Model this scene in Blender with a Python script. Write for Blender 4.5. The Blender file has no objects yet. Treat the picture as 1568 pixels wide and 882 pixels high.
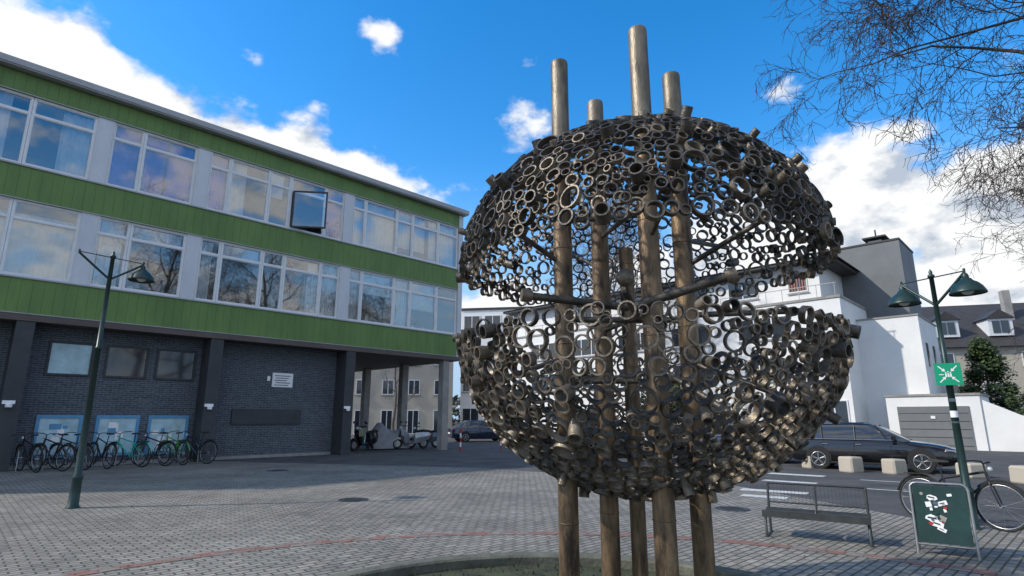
import bpy, math, random
import numpy as np
from mathutils import Vector, Matrix
random.seed(7)
rad=math.radians
sc=bpy.context.scene
V=Vector
# ------------------------------------------------------------------ helpers
class MB:
    def __init__(s): s.v=[];s.f=[];s.m=[];s.sm=[];s.M=None
    def add(s,vs,fs,mat=0,smooth=False):
        o=len(s.v)
        if s.M is not None: vs=[s.M@V(v) for v in vs]
        s.v.extend([tuple(v) for v in vs])
        for f in fs: s.f.append(tuple(i+o for i in f)); s.m.append(mat); s.sm.append(smooth)
    def box(s,x0,x1,y0,y1,z0,z1,mat=0):
        vs=[(x0,y0,z0),(x1,y0,z0),(x1,y1,z0),(x0,y1,z0),(x0,y0,z1),(x1,y0,z1),(x1,y1,z1),(x0,y1,z1)]
        s.add(vs,[(0,3,2,1),(4,5,6,7),(0,1,5,4),(1,2,6,5),(2,3,7,6),(3,0,4,7)],mat)
    def cbox(s,c,sz,mat=0): s.box(c[0]-sz[0]/2,c[0]+sz[0]/2,c[1]-sz[1]/2,c[1]+sz[1]/2,c[2]-sz[2]/2,c[2]+sz[2]/2,mat)
    def quad(s,a,b,c,d,mat=0): s.add([a,b,c,d],[(0,1,2,3)],mat)
    def poly(s,pts,mat=0): s.add(pts,[tuple(range(len(pts)))],mat)
    def tube(s,p0,p1,r0,r1=None,n=10,mat=0,caps=True,smooth=True):
        s.poly_tube([p0,p1],[r0,r0 if r1 is None else r1],n,mat,caps,smooth)
    def poly_tube(s,pts,rs,n=8,mat=0,caps=True,smooth=True):
        pts=[V(p) for p in pts]; vs=[];fs=[]; K=len(pts)
        u=None
        for i,p in enumerate(pts):
            t=(pts[min(i+1,K-1)]-pts[max(i-1,0)])
            if t.length<1e-9: t=V((0,0,1))
            t.normalize()
            if u is None:
                u=t.orthogonal().normalized()
            else:
                u=(u-t*u.dot(t)); u=u.normalized() if u.length>1e-6 else t.orthogonal().normalized()
            w=t.cross(u)
            for k in range(n):
                a=2*math.pi*k/n
                vs.append(p+(u*math.cos(a)+w*math.sin(a))*rs[i])
        for i in range(K-1):
            for k in range(n):
                k2=(k+1)%n
                fs.append((i*n+k,i*n+k2,(i+1)*n+k2,(i+1)*n+k))
        s.add(vs,fs,mat,smooth)
        if caps:
            s.add(vs[:n],[tuple(range(n-1,-1,-1))],mat); s.add(vs[-n:],[tuple(range(n))],mat)
    def lathe(s,prof,c=(0,0,0),n=24,mat=0,smooth=True):
        vs=[];fs=[]
        for r,z in prof:
            for k in range(n):
                a=2*math.pi*k/n; vs.append((c[0]+r*math.cos(a),c[1]+r*math.sin(a),c[2]+z))
        for i in range(len(prof)-1):
            for k in range(n):
                k2=(k+1)%n; fs.append((i*n+k,i*n+k2,(i+1)*n+k2,(i+1)*n+k))
        s.add(vs,fs,mat,smooth)
    def torus(s,c,axis,R_,r,n=28,m=8,mat=0):
        ax=V(axis).normalized(); u=ax.orthogonal().normalized(); w=ax.cross(u); c=V(c); vs=[];fs=[]
        for i in range(n):
            a=2*math.pi*i/n; dr=u*math.cos(a)+w*math.sin(a)
            for j in range(m):
                b=2*math.pi*j/m; vs.append(c+dr*(R_+r*math.cos(b))+ax*r*math.sin(b))
        for i in range(n):
            for j in range(m):
                i2=(i+1)%n;j2=(j+1)%m; fs.append((i*m+j,i2*m+j,i2*m+j2,i*m+j2))
        s.add(vs,fs,mat,True)
    def ring(s,c,ax,ro,ri,L,n=18,mat=0):
        ax=V(ax).normalized(); u=ax.orthogonal().normalized(); w=ax.cross(u); c=V(c)
        a0=random.random()*6
        dirs=[u*math.cos(a0+2*math.pi*k/n)+w*math.sin(a0+2*math.pi*k/n) for k in range(n)]
        A=ax*(L/2)
        o0=[c-A+d*ro for d in dirs]; o1=[c+A+d*ro for d in dirs]
        i0=[c-A+d*ri for d in dirs]; i1=[c+A+d*ri for d in dirs]
        q=[(k,(k+1)%n,n+(k+1)%n,n+k) for k in range(n)]
        s.add(o0+o1,q,mat,True); s.add(i1+i0,q,mat,True)
        s.add(o1+i1,q,mat,False); s.add(i0+o0,q,mat,False)
    def ball(s,c,r,n=14,m=10,mat=0,sz=1):
        prof=[(max(1e-4,r*math.cos(-math.pi/2+math.pi*i/m)),sz*r*math.sin(-math.pi/2+math.pi*i/m)) for i in range(m+1)]
        s.lathe(prof,c,n,mat)
    def loft(s,secs,mat=0,smooth=True,closed=True,caps=True,matf=None):
        n=len(secs[0])
        for i in range(len(secs)-1):
            for k in range(n if closed else n-1):
                k2=(k+1)%n
                mm=matf(i,k) if matf else mat
                s.add([secs[i][k],secs[i][k2],secs[i+1][k2],secs[i+1][k]],[(0,1,2,3)],mm,smooth)
        if caps:
            s.add(list(secs[0]),[tuple(range(n-1,-1,-1))],mat); s.add(list(secs[-1]),[tuple(range(n))],mat)
def empty(name,loc=(0,0,0)):
    e=bpy.data.objects.new(name,None); e.location=loc; e.empty_display_size=.3
    sc.collection.objects.link(e); return e
def make(name,mb,mats,parent=None,merge=False):
    me=bpy.data.meshes.new(name); me.from_pydata(mb.v,[],mb.f)
    for m in mats: me.materials.append(m)
    me.polygons.foreach_set('material_index',mb.m)
    me.polygons.foreach_set('use_smooth',mb.sm)
    me.update()
    if merge:
        import bmesh
        bm=bmesh.new(); bm.from_mesh(me); bmesh.ops.remove_doubles(bm,verts=bm.verts,dist=1e-4)
        bmesh.ops.recalc_face_normals(bm,faces=bm.faces); bm.to_mesh(me); bm.free()
    ob=bpy.data.objects.new(name,me); sc.collection.objects.link(ob)
    if parent: 
        ob.parent=parent; ob.matrix_parent_inverse=Matrix.Translation(-parent.location)
    return ob
def frame(o,xd,yd=None):
    x=V((xd[0],xd[1],0)).normalized(); z=V((0,0,1)); y=z.cross(x)
    M=Matrix.Identity(4)
    for i in range(3): M[i][0]=x[i];M[i][1]=y[i];M[i][2]=z[i];M[i][3]=o[i]
    return M
def mat(name,col,rough=.7,metal=0,var=.15,scale=4,bump=0,bscale=40,col2=None,stretch=None,spec=.5,coat=0):
    m=bpy.data.materials.new(name); m.use_nodes=True; nt=m.node_tree; N=nt.nodes; L=nt.links
    b=N['Principled BSDF']; b.inputs['Roughness'].default_value=rough; b.inputs['Metallic'].default_value=metal
    b.inputs['Specular IOR Level'].default_value=spec; b.inputs['Coat Weight'].default_value=coat
    tc=N.new('ShaderNodeTexCoord'); mp=N.new('ShaderNodeMapping'); L.new(tc.outputs['Object'],mp.inputs[0])
    if stretch: mp.inputs['Scale'].default_value=stretch
    n=N.new('ShaderNodeTexNoise'); n.inputs['Scale'].default_value=scale; n.inputs['Detail'].default_value=6; n.inputs['Roughness'].default_value=.65
    L.new(mp.outputs[0],n.inputs['Vector'])
    cr=N.new('ShaderNodeValToRGB'); cr.color_ramp.elements[0].position=.32; cr.color_ramp.elements[1].position=.68
    c1=[max(0,c*(1-var)) for c in col]; c2=[min(1,c*(1+var)) for c in col] if col2 is None else col2
    cr.color_ramp.elements[0].color=(*c1,1); cr.color_ramp.elements[1].color=(*c2,1)
    L.new(n.outputs['Fac'],cr.inputs[0]); L.new(cr.outputs[0],b.inputs['Base Color'])
    if bump:
        n2=N.new('ShaderNodeTexNoise'); n2.inputs['Scale'].default_value=bscale; n2.inputs['Detail'].default_value=4
        L.new(mp.outputs[0],n2.inputs['Vector'])
        bp=N.new('ShaderNodeBump'); bp.inputs['Strength'].default_value=bump; bp.inputs['Distance'].default_value=.02
        L.new(n2.outputs['Fac'],bp.inputs['Height']); L.new(bp.outputs[0],b.inputs['Normal'])
    return m
def brickmat(name,c1,c2,mortar,bw,bh,ms,rot=0,vertical=None,rough=.85,bump=.5,patch=.35):
    m=bpy.data.materials.new(name); m.use_nodes=True; nt=m.node_tree; N=nt.nodes; L=nt.links
    b=N['Principled BSDF']; b.inputs['Roughness'].default_value=rough
    tc=N.new('ShaderNodeTexCoord'); mp=N.new('ShaderNodeMapping'); L.new(tc.outputs['Object'],mp.inputs[0])
    mp.inputs['Rotation'].default_value=(0,0,rot)
    src=mp.outputs[0]
    if vertical:
        sx=N.new('ShaderNodeSeparateXYZ'); L.new(src,sx.inputs[0]); cx=N.new('ShaderNodeCombineXYZ')
        L.new(sx.outputs['X'],cx.inputs['X']); L.new(sx.outputs['Z'],cx.inputs['Y']); src=cx.outputs[0]
    br=N.new('ShaderNodeTexBrick'); L.new(src,br.inputs['Vector'])
    br.inputs['Scale'].default_value=1; br.inputs['Brick Width'].default_value=bw; br.inputs['Row Height'].default_value=bh
    br.inputs['Mortar Size'].default_value=ms; br.inputs['Mortar Smooth'].default_value=.3
    br.inputs['Color1'].default_value=(*c1,1); br.inputs['Color2'].default_value=(*c2,1); br.inputs['Mortar'].default_value=(*mortar,1)
    n=N.new('ShaderNodeTexNoise'); n.inputs['Scale'].default_value=.45; n.inputs['Detail'].default_value=8; n.inputs['Roughness'].default_value=.7
    L.new(tc.outputs['Object'],n.inputs['Vector'])
    mr=N.new('ShaderNodeMapRange'); mr.inputs['From Min'].default_value=.3; mr.inputs['From Max'].default_value=.7
    mr.inputs['To Min'].default_value=1-patch; mr.inputs['To Max'].default_value=1+patch*.5
    L.new(n.outputs['Fac'],mr.inputs[0])
    n3=N.new('ShaderNodeTexNoise'); n3.inputs['Scale'].default_value=9; n3.inputs['Detail'].default_value=5
    L.new(tc.outputs['Object'],n3.inputs['Vector'])
    mr3=N.new('ShaderNodeMapRange'); mr3.inputs['From Min'].default_value=.3; mr3.inputs['From Max'].default_value=.7
    mr3.inputs['To Min'].default_value=.78; mr3.inputs['To Max'].default_value=1.18
    L.new(n3.outputs['Fac'],mr3.inputs[0])
    mu0=N.new('ShaderNodeMath'); mu0.operation='MULTIPLY'; L.new(mr.outputs[0],mu0.inputs[0]); L.new(mr3.outputs[0],mu0.inputs[1])
    mx=N.new('ShaderNodeVectorMath'); mx.operation='SCALE'; L.new(br.outputs['Color'],mx.inputs[0]); L.new(mu0.outputs[0],mx.inputs['Scale'])
    L.new(mx.outputs[0],b.inputs['Base Color'])
    if bump:
        bp=N.new('ShaderNodeBump'); bp.invert=True; bp.inputs['Strength'].default_value=bump; bp.inputs['Distance'].default_value=.01
        L.new(br.outputs['Fac'],bp.inputs['Height']); L.new(bp.outputs[0],b.inputs['Normal'])
    return m
def glassmat(name,base=.3,tint=(.75,.8,.8)):
    m=bpy.data.materials.new(name); m.use_nodes=True; nt=m.node_tree; N=nt.nodes; L=nt.links; N.clear()
    o=N.new('ShaderNodeOutputMaterial'); mx=N.new('ShaderNodeMixShader'); t=N.new('ShaderNodeBsdfTransparent'); g=N.new('ShaderNodeBsdfGlossy')
    t.inputs[0].default_value=(*tint,1); g.inputs['Roughness'].default_value=.02; g.inputs['Color'].default_value=(.9,.93,.95,1)
    lw=N.new('ShaderNodeFresnel'); lw.inputs['IOR'].default_value=1.5
    ma=N.new('ShaderNodeMath'); ma.operation='MULTIPLY_ADD'; ma.inputs[1].default_value=1-base; ma.inputs[2].default_value=base
    L.new(lw.outputs[0],ma.inputs[0]); L.new(ma.outputs[0],mx.inputs[0]); L.new(t.outputs[0],mx.inputs[1]); L.new(g.outputs[0],mx.inputs[2]); L.new(mx.outputs[0],o.inputs[0])
    n=N.new('ShaderNodeTexNoise'); n.inputs['Scale'].default_value=1.2
    bp=N.new('ShaderNodeBump'); bp.inputs['Strength'].default_value=.03; bp.inputs['Distance'].default_value=.05
    L.new(n.outputs['Fac'],bp.inputs['Height']); L.new(bp.outputs[0],g.inputs['Normal'])
    return m
# ------------------------------------------------------------------ materials
M_green=mat('green_panel',(.125,.215,.055),.6,0,.18,1.2,.25,3,stretch=(1,1,.3))
M_white=mat('white_frame',(.74,.75,.76),.45,0,.06,3)
M_offw=mat('pillar_white',(.60,.62,.65),.6,0,.08,1.5,stretch=(1,1,.4))
M_glass=glassmat('window_glass',.22,(.84,.88,.90))
M_darkglass=mat('dark_glass',(.03,.035,.042),.05,0,.1,spec=1.0)
M_int=mat('interior',(.20,.21,.22),.9)
M_purple=mat('curtain_purple',(.34,.20,.66),.9,0,.3,2)
M_curt=mat('curtain_white',(.76,.80,.82),.9,0,.15,2)
M_wall=brickmat('grey_brick',(.085,.105,.13),(.05,.066,.085),(.19,.20,.21),.26,.075,.010,vertical=True,bump=.6,patch=.15,rot=-math.radians(46))
M_col=mat('dark_column',(.045,.047,.052),.6,0,.2,2)
M_conc=mat('concrete',(.30,.29,.27),.85,0,.2,2,.3,30)
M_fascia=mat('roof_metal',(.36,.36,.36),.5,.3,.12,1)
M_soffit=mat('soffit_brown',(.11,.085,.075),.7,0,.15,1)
M_bluef=mat('blue_frame',(.10,.30,.50),.5,0,.1)
M_pale=mat('pale_panel',(.42,.60,.66),.3,0,.25,2)
M_asph=mat('asphalt',(.06,.06,.061),.9,0,.3,.8,.5,120,col2=(.10,.098,.098))
M_pave=brickmat('block_paving',(.325,.295,.262),(.225,.21,.19),(.07,.078,.045),.21,.105,.013,rot=rad(-44),bump=.6,patch=.45)
M_red1=mat('red_block',(.25,.125,.10),.85,0,.25,6,.4); M_red2=mat('red_block_b',(.22,.135,.11),.85,0,.25,6,.4); M_red3=mat('grey_block',(.23,.19,.165),.85,0,.25,6,.4)
M_dirt=mat('planting_soil',(.04,.042,.03),.95,0,.4,5,.8,30,col2=(.07,.08,.035))
M_grass=mat('sparse_grass',(.035,.05,.018),.9,0,.3,5)
M_stone=mat('kerb_stone',(.13,.13,.10),.85,0,.35,5,.5,25)
M_mark=mat('road_paint',(.55,.55,.53),.8,0,.3,8)
M_ringd=mat('ring_steel',(.045,.040,.035),.45,.5,.3,5,.35,60,col2=(.165,.145,.12))
M_ringb=mat('ring_bronze',(.10,.08,.062),.44,.5,.3,5,.35,60,col2=(.34,.285,.215))
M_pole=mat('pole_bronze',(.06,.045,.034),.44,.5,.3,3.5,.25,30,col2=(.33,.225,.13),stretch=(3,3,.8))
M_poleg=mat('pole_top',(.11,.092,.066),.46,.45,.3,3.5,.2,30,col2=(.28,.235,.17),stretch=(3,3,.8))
M_lamp=mat('lamp_green',(.012,.038,.034),.4,.2,.25,5,spec=.6)
M_lampin=mat('lamp_inner',(.55,.56,.52),.4)
M_sgreen=mat('sign_green',(.0,.32,.16),.4,0,.05)
M_swhite=mat('sign_white',(.85,.85,.85),.4,0,.03)
M_black=mat('rubber_black',(.018,.018,.018),.75,0,.2,10)
M_frame=mat('frame_black',(.02,.02,.022),.3,.3,.2,coat=.5)
M_alu=mat('alloy',(.42,.43,.44),.3,.9,.1)
M_teal=mat('bike_teal',(.02,.46,.36),.35,0,.1,coat=.5)
M_bgreen=mat('bike_green',(.08,.30,.05),.35,0,.1,coat=.5)
M_steel=mat('galvanised',(.30,.31,.31),.45,.8,.2,6)
M_bench=mat('bench_steel',(.07,.075,.075),.5,.5,.25,6)
M_carb=mat('car_black',(.008,.008,.01),.16,.2,.1,coat=1,spec=.6)
M_carblue=mat('car_blue',(.02,.035,.07),.2,.3,.1,coat=1)
M_carg=mat('car_grey',(.10,.13,.16),.22,.4,.1,coat=1)
M_render=mat('white_render',(.80,.80,.785),.8,0,.06,.6,.15,40)
M_rooft=mat('dark_roof',(.045,.042,.042),.6,0,.2,2)
M_grey=mat('tower_grey',(.17,.18,.185),.75,0,.12,.7)
M_cream=mat('cream_render',(.48,.43,.35),.85,0,.1,.6)
M_bark=mat('bark',(.07,.058,.045),.9,0,.3,8,.4)
M_twig=mat('twig',(.055,.04,.032),.85,0,.3,3)
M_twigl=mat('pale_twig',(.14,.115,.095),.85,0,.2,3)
M_leafd=mat('conifer_green',(.018,.04,.014),.8,0,.4,1.5,col2=(.05,.09,.025))
M_leafl=mat('shrub_green',(.04,.08,.02),.8,0,.4,1.5,col2=(.10,.14,.04))
M_tarp=mat('tarp',(.28,.29,.31),.6,0,.2,3,.4,12)
M_redm=mat('signal_red',(.45,.02,.02),.4)
M_lightl=mat('headlamp',(.6,.63,.66),.1,.3,.1)
M_taill=mat('tail_lamp',(.25,.01,.01),.2)
M_board=mat('board_green',(.012,.04,.034),.35,0,.3,4)
M_awn=mat('blind_red',(.35,.16,.12),.8)
# ------------------------------------------------------------------ world
AZ=-100; EL=38
w=bpy.data.worlds.new('World'); sc.world=w; w.use_nodes=True
nt=w.node_tree; N=nt.nodes; L=nt.links; N.clear()
def math_(op,a,b=None,c=None,clamp=False):
    n=N.new('ShaderNodeMath'); n.operation=op; n.use_clamp=clamp
    for i,x in enumerate((a,b,c)):
        if x is None: continue
        if isinstance(x,(int,float)): n.inputs[i].default_value=x
        else: L.new(x,n.inputs[i])
    return n.outputs[0]
out=N.new('ShaderNodeOutputWorld'); bg=N.new('ShaderNodeBackground'); bg.inputs['Strength'].default_value=.15
L.new(bg.outputs[0],out.inputs[0])
sky=N.new('ShaderNodeTexSky'); sky.sky_type='NISHITA'; sky.sun_disc=False; sky.sun_elevation=rad(EL); sky.sun_rotation=rad(AZ)
sky.air_density=1.0; sky.dust_density=.3; sky.ozone_density=2.0
tc=N.new('ShaderNodeTexCoord'); sp=N.new('ShaderNodeSeparateXYZ'); L.new(tc.outputs['Generated'],sp.inputs[0])
az=math_('MULTIPLY',math_('ARCTAN2',sp.outputs[0],sp.outputs[1]),180/math.pi)
el=math_('MULTIPLY',math_('ARCSINE',sp.outputs[2]),180/math.pi)
def nz(scale,detail,rough,off=(0,0,0),st=(1,1,1.6),dist=0):
    mp=N.new('ShaderNodeMapping'); mp.inputs['Location'].default_value=off; mp.inputs['Scale'].default_value=st
    L.new(tc.outputs['Generated'],mp.inputs[0])
    n=N.new('ShaderNodeTexNoise'); n.inputs['Scale'].default_value=scale; n.inputs['Detail'].default_value=detail; n.inputs['Roughness'].default_value=rough
    n.inputs['Distortion'].default_value=dist
    L.new(mp.outputs[0],n.inputs['Vector']); return n.outputs['Fac']
blobs=[(-47,24,8,7.5,1.35),(-41.5,25.5,5,5.4,1.3),(-34,22.5,6,5.6,1.3),(-28,22.8,4.5,5,1.35),(-22.5,21.8,5.5,5.6,1.4),(-16,20.8,5,5,1.35),(-10.5,17.5,4.5,3.6,1.2),(-24,14,16,7,1.3),
 (-14.2,36.3,2.6,1.7,.66),(-27,32,1.8,1.3,.5),(1.5,29.0,3.2,4.0,.60),(27.3,28.8,3.8,1.5,.74),
 (33,17.5,5.5,6.2,1.5),(41,14,6,7,1.4),(48,15,6,8,1.3),(36.5,22.8,5,1.3,.75),(24,14,7,6,1.3),(14,11,7,5.5,1.1),(2,9,14,5,1.0)]
tot=None
for a0,e0,sx,sy,wt in blobs:
    da=math_('DIVIDE',math_('SUBTRACT',az,a0),sx*1.1); de=math_('DIVIDE',math_('SUBTRACT',el,e0),sy)
    q=math_('ADD',math_('MULTIPLY',da,da),math_('MULTIPLY',de,de))
    g=math_('MULTIPLY',math_('EXPONENT',math_('MULTIPLY',q,-.8)),wt)
    tot=g if tot is None else math_('MAXIMUM',tot,g)
side=math_('MULTIPLY',math_('MULTIPLY_ADD',math_('ABSOLUTE',az),1/20,-55/20,True),.60)
tot=math_('MAXIMUM',tot,side)
n1=nz(7.5,8,.56,(0,0,0)); n2=nz(22,5,.55,(3,1,0))
nn=math_('ADD',math_('MULTIPLY',math_('SUBTRACT',n1,.5),1.9),math_('MULTIPLY',math_('SUBTRACT',n2,.5),.5))
dens=math_('ADD',tot,nn)
mk=N.new('ShaderNodeMapRange'); mk.interpolation_type='SMOOTHSTEP'; mk.inputs['From Min'].default_value=.42; mk.inputs['From Max'].default_value=.80
L.new(dens,mk.inputs[0])
n4=nz(7.5,8,.56,(.0,.0,.06)); lump=math_('MULTIPLY_ADD',math_('SUBTRACT',n1,n4),3.6,.70,True)
cr=N.new('ShaderNodeValToRGB'); cr.color_ramp.elements[0].color=(3.4,3.9,4.6,1); cr.color_ramp.elements[1].color=(6.7,6.75,6.8,1)
cr.color_ramp.elements[0].position=.2; cr.color_ramp.elements[1].position=.72
L.new(lump,cr.inputs[0])
hs=N.new('ShaderNodeHueSaturation'); hs.inputs['Saturation'].default_value=1.42; hs.inputs['Value'].default_value=1.8
L.new(sky.outputs[0],hs.inputs['Color'])
# low haze band: keeps the horizon blue-white all round
hz=N.new('ShaderNodeMapRange'); hz.inputs['From Min'].default_value=26; hz.inputs['From Max'].default_value=2; hz.interpolation_type='SMOOTHSTEP'
L.new(el,hz.inputs[0])
hm=N.new('ShaderNodeMix'); hm.data_type='RGBA'; L.new(hz.outputs[0],hm.inputs['Factor']); L.new(hs.outputs[0],hm.inputs[6]); hm.inputs[7].default_value=(3.0,4.3,5.9,1)
mixc=N.new('ShaderNodeMix'); mixc.data_type='RGBA'; L.new(mk.outputs[0],mixc.inputs['Factor']); L.new(hm.outputs[2],mixc.inputs[6]); L.new(cr.outputs[0],mixc.inputs[7])
L.new(mixc.outputs[2],bg.inputs['Color'])
# sun
S=V((math.sin(rad(AZ))*math.cos(rad(EL)),math.cos(rad(AZ))*math.cos(rad(EL)),math.sin(rad(EL))))
sl=bpy.data.lights.new('sun','SUN'); sl.energy=3.6; sl.angle=rad(1.2); sl.color=(1,.94,.84)
so=bpy.data.objects.new('sun',sl); so.rotation_euler=S.to_track_quat('Z','Y').to_euler(); so.location=(-30,-5,30); sc.collection.objects.link(so)
cam=bpy.data.cameras.new('camera'); co=bpy.data.objects.new('camera',cam); sc.collection.objects.link(co)
cam.sensor_width=36; cam.lens=20.11; cam.clip_end=2000; co.location=(0,0,1.6); co.rotation_euler=(rad(90+12.87),0,0); sc.camera=co
sc.view_settings.view_transform='Standard'; sc.view_settings.look='None'; sc.view_settings.exposure=0

# ------------------------------------------------------------------ ground
mb=MB(); mb.quad((-700,-700,0),(700,-700,0),(700,700,0),(-700,700,0)); make('ground',mb,[M_asph])
mb=MB(); mb.poly([(-26,-12,.004),(16,-12,.004),(9.5,6.5,.004),(6.6,10,.004),(5.5,14.6,.004),(-.9,19.8,.004),(-12.3,23.2,.004),(-26,9,.004)])
make('paved_plaza',mb,[M_pave])
mb=MB(); cx,cy=.25,2.4
for row in range(2):
    R0=6.25+row*.115; n=int(2*math.pi*R0/.2); 
    for k in range(n):
        a0=2*math.pi*(k+.04)/n+row*.013; a1=2*math.pi*(k+.96)/n+row*.013
        p=[(cx+r*math.cos(a),cy+r*math.sin(a),.009) for r,a in ((R0,a0),(R0,a1),(R0+.108,a1),(R0+.108,a0))]
        mb.poly([p[3],p[2],p[1],p[0]][::-1],random.choice([0,0,1,1,2,2]))
make('red_paving_ring',mb,[M_red1,M_red2,M_red3])
mb=MB(); bx,by=.35,4.2
prof=[(2.52,.0),(2.52,.13),(2.54,.15),(2.70,.15),(2.72,.13),(2.72,0)]
mb.lathe(prof,(bx,by,0),96,0,False)
mb.lathe([(2.53,.05),(1.2,.07),(.001,.07)],(bx,by,0),64,1)
for i in range(1400):
    a=random.random()*6.28; r=2.5*math.sqrt(random.random()); x=bx+r*math.cos(a); y=by+r*math.sin(a); h=random.uniform(.02,.06); q=random.random()*3
    mb.add([(x,y,.05),(x+.02*math.cos(q),y+.02*math.sin(q),.05),(x+random.uniform(-.03,.03),y+random.uniform(-.03,.03),.05+h)],[(0,1,2)],2)
make('round_planting_bed',mb,[M_stone,M_dirt,M_grass])
mb=MB()
for (x,y,l,wd,ang) in [(8.3,17.5,1.5,.45,-40),(7.2,15.6,1.3,.35,-40),(5.9,13.6,1.4,.4,-35),(5.3,12.7,.9,.35,-35),(6.6,17.9,1.2,.3,-40),(9.9,15.6,1.5,.12,-40),(8.4,14.0,1.6,.12,-40),(3.0,21.5,3,.12,-44),(7.9,19.6,1.4,.3,-40)]:
    mb.M=Matrix.Translation((x,y,.006))@Matrix.Rotation(rad(ang),4,'Z'); mb.quad((-l/2,-wd/2,0),(l/2,-wd/2,0),(l/2,wd/2,0),(-l/2,wd/2,0))
make('road_markings',mb,[M_mark])
mb=MB()
for (x,y,r_) in ((-7.4,18.9,.33),(-3.2,12.2,.30),(4.0,11.0,.3)):
    mb.lathe([(.001,.011),(r_*.86,.011),(r_*.87,.007),(r_*.9,.007),(r_*.91,.012),(r_,.012),(r_,.0)],(x,y,0),32,0,False)
    for i in range(-3,4): mb.box(x-r_*.6,x+r_*.6,y+i*r_*.2-.012,y+i*r_*.2+.012,.0112,.015,0)
make('manhole_covers',mb,[M_bench])
mb=MB(); rl=random.Random(5)
for i in range(260):
    x=rl.uniform(-12,9); y=rl.uniform(5,18); a=rl.random()*6; s_=rl.uniform(.012,.035); 
    mb.quad((x+s_*math.cos(a),y+s_*math.sin(a),.014),(x-s_*math.sin(a)*.6,y+s_*math.cos(a)*.6,.02),(x-s_*math.cos(a),y-s_*math.sin(a),.014),(x+s_*math.sin(a)*.6,y-s_*math.cos(a)*.6,.012))
make('fallen_leaves',mb,[mat('dead_leaf',(.12,.08,.04),.9)])

# ------------------------------------------------------------------ school building
D=V((.695,.719,0)).normalized(); P0=(-17.1,17.0,0)
MS=frame(P0,(D.x,D.y))
school=empty('school_building')
S0,S1=-8.0,20.5
mb=MB(); mb.M=MS
for z0,z1 in ((4.92,6.07),(8.70,9.84),(12.40,13.12)):
    s=S0
    while s<S1-.3:
        e=min(s+.30,S1-.3); mb.box(s+.003,e-.003,0,.06,z0,z1,0); s=e
    mb.box(S0,S1-.3,.025,.3,z0+.005,z1-.005,0)
    mb.box(S0,S1-.3,-.05,.02,z1+.002,z1+.05,2) if z1<13 else None
    mb.box(S0,S1-.3,-.025,-.001,z0-.002,z0+.03,2)
make('green_cladding',mb,[M_green,M_col,M_fascia],school)
mb=MB(); mb.M=MS
mb.box(S0-.1,S1+.12,-.32,12.3,13.15,13.30,0); mb.box(S0-.12,S1+.15,-.36,-.2,13.2,13.42,0)
mb.box(S0,S1-.3,.32,12,12.9,13.14,1)
mb.box(S0,S1-.3,.32,12,8.85,9.6,1); mb.box(S0,S1,.32,12,4.95,5.5,1)
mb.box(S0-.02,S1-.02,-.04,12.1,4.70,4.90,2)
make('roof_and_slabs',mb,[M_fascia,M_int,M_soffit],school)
mb=MB(); mb.M=MS
mb.box(S1-.3,S1,-.02,12,4.92,13.14,0); mb.box(S0-.3,S0,-.02,12,0,13.14,0)
mb.box(S0,S1-.3,4,4.2,5.5,12.9,1); mb.box(S0,S1-.31,11.8,12,4.93,13.1,0)
for s in (-4,3.1,6.5,13.15): mb.box(s-.1,s+.1,.4,4,5.5,12.9,1)
make('walls',mb,[M_offw,M_int],school)
fr=MB(); fr.M=MS; gl=MB(); gl.M=MS; cu=MB(); cu.M=MS
def win(s0,s1,z0,z1,tr=True,t=.07,y=.06,op=False):
    fr.box(s0,s0+t,y,y+.1,z0,z1); fr.box(s1-t,s1,y,y+.1,z0,z1)
    fr.box(s0+t,s1-t,y,y+.1,z0,z0+t+.02); fr.box(s0+t,s1-t,y,y+.1,z1-t,z1)
    zt=z1-.62
    if tr: fr.box(s0+t,s1-t,y+.005,y+.095,zt-.04,zt+.04)
    i=.028
    zb=z0+t+.02; ztop=(zt-.04) if tr else z1-t
    for a,b in (((zb,ztop)),((zt+.04,z1-t))) if tr else ((zb,ztop),):
        fr.box(s0+t,s0+t+i,y+.03,y+.08,a,b); fr.box(s1-t-i,s1-t,y+.03,y+.08,a,b); fr.box(s0+t+i,s1-t-i,y+.03,y+.08,a,a+i); fr.box(s0+t+i,s1-t-i,y+.03,y+.08,b-i,b)
        tl=random.uniform(-.012,.012); tl2=random.uniform(-.012,.012)
        if not op or a!=zb: gl.quad((s0+t+i,y+.055+tl,a+i),(s1-t-i,y+.055-tl,a+i),(s1-t-i,y+.055-tl+tl2,b-i),(s0+t+i,y+.055+tl+tl2,b-i))
def curtain(s0,s1,z0,z1,m,y=.3):
    n=max(6,int((s1-s0)/.035)); vs=[];fs=[]
    for k in range(n+1):
        s=s0+(s1-s0)*k/n; yy=y+.035*math.sin(s*36+math.sin(s*7)*2)+.02*math.sin(s*11); vs+=[(s,yy,z0),(s+.02*math.sin(s*9),yy,z1)]
    for k in range(n): fs.append((2*k,2*k+2,2*k+3,2*k+1))
    cu.add(vs,fs,m,True)
pill=MB(); pill.M=MS
groups=[(-7.0,-3.6,(.95,)),(-3.6,-.25,(.95,)),(-.25,3.1,(1.0,)),(3.1,6.5,(1.0,)),(6.5,13.15,(.8,2.5,3.45,5.2)),(13.15,20.2,(.7,2.6,3.6,5.35))]
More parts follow.
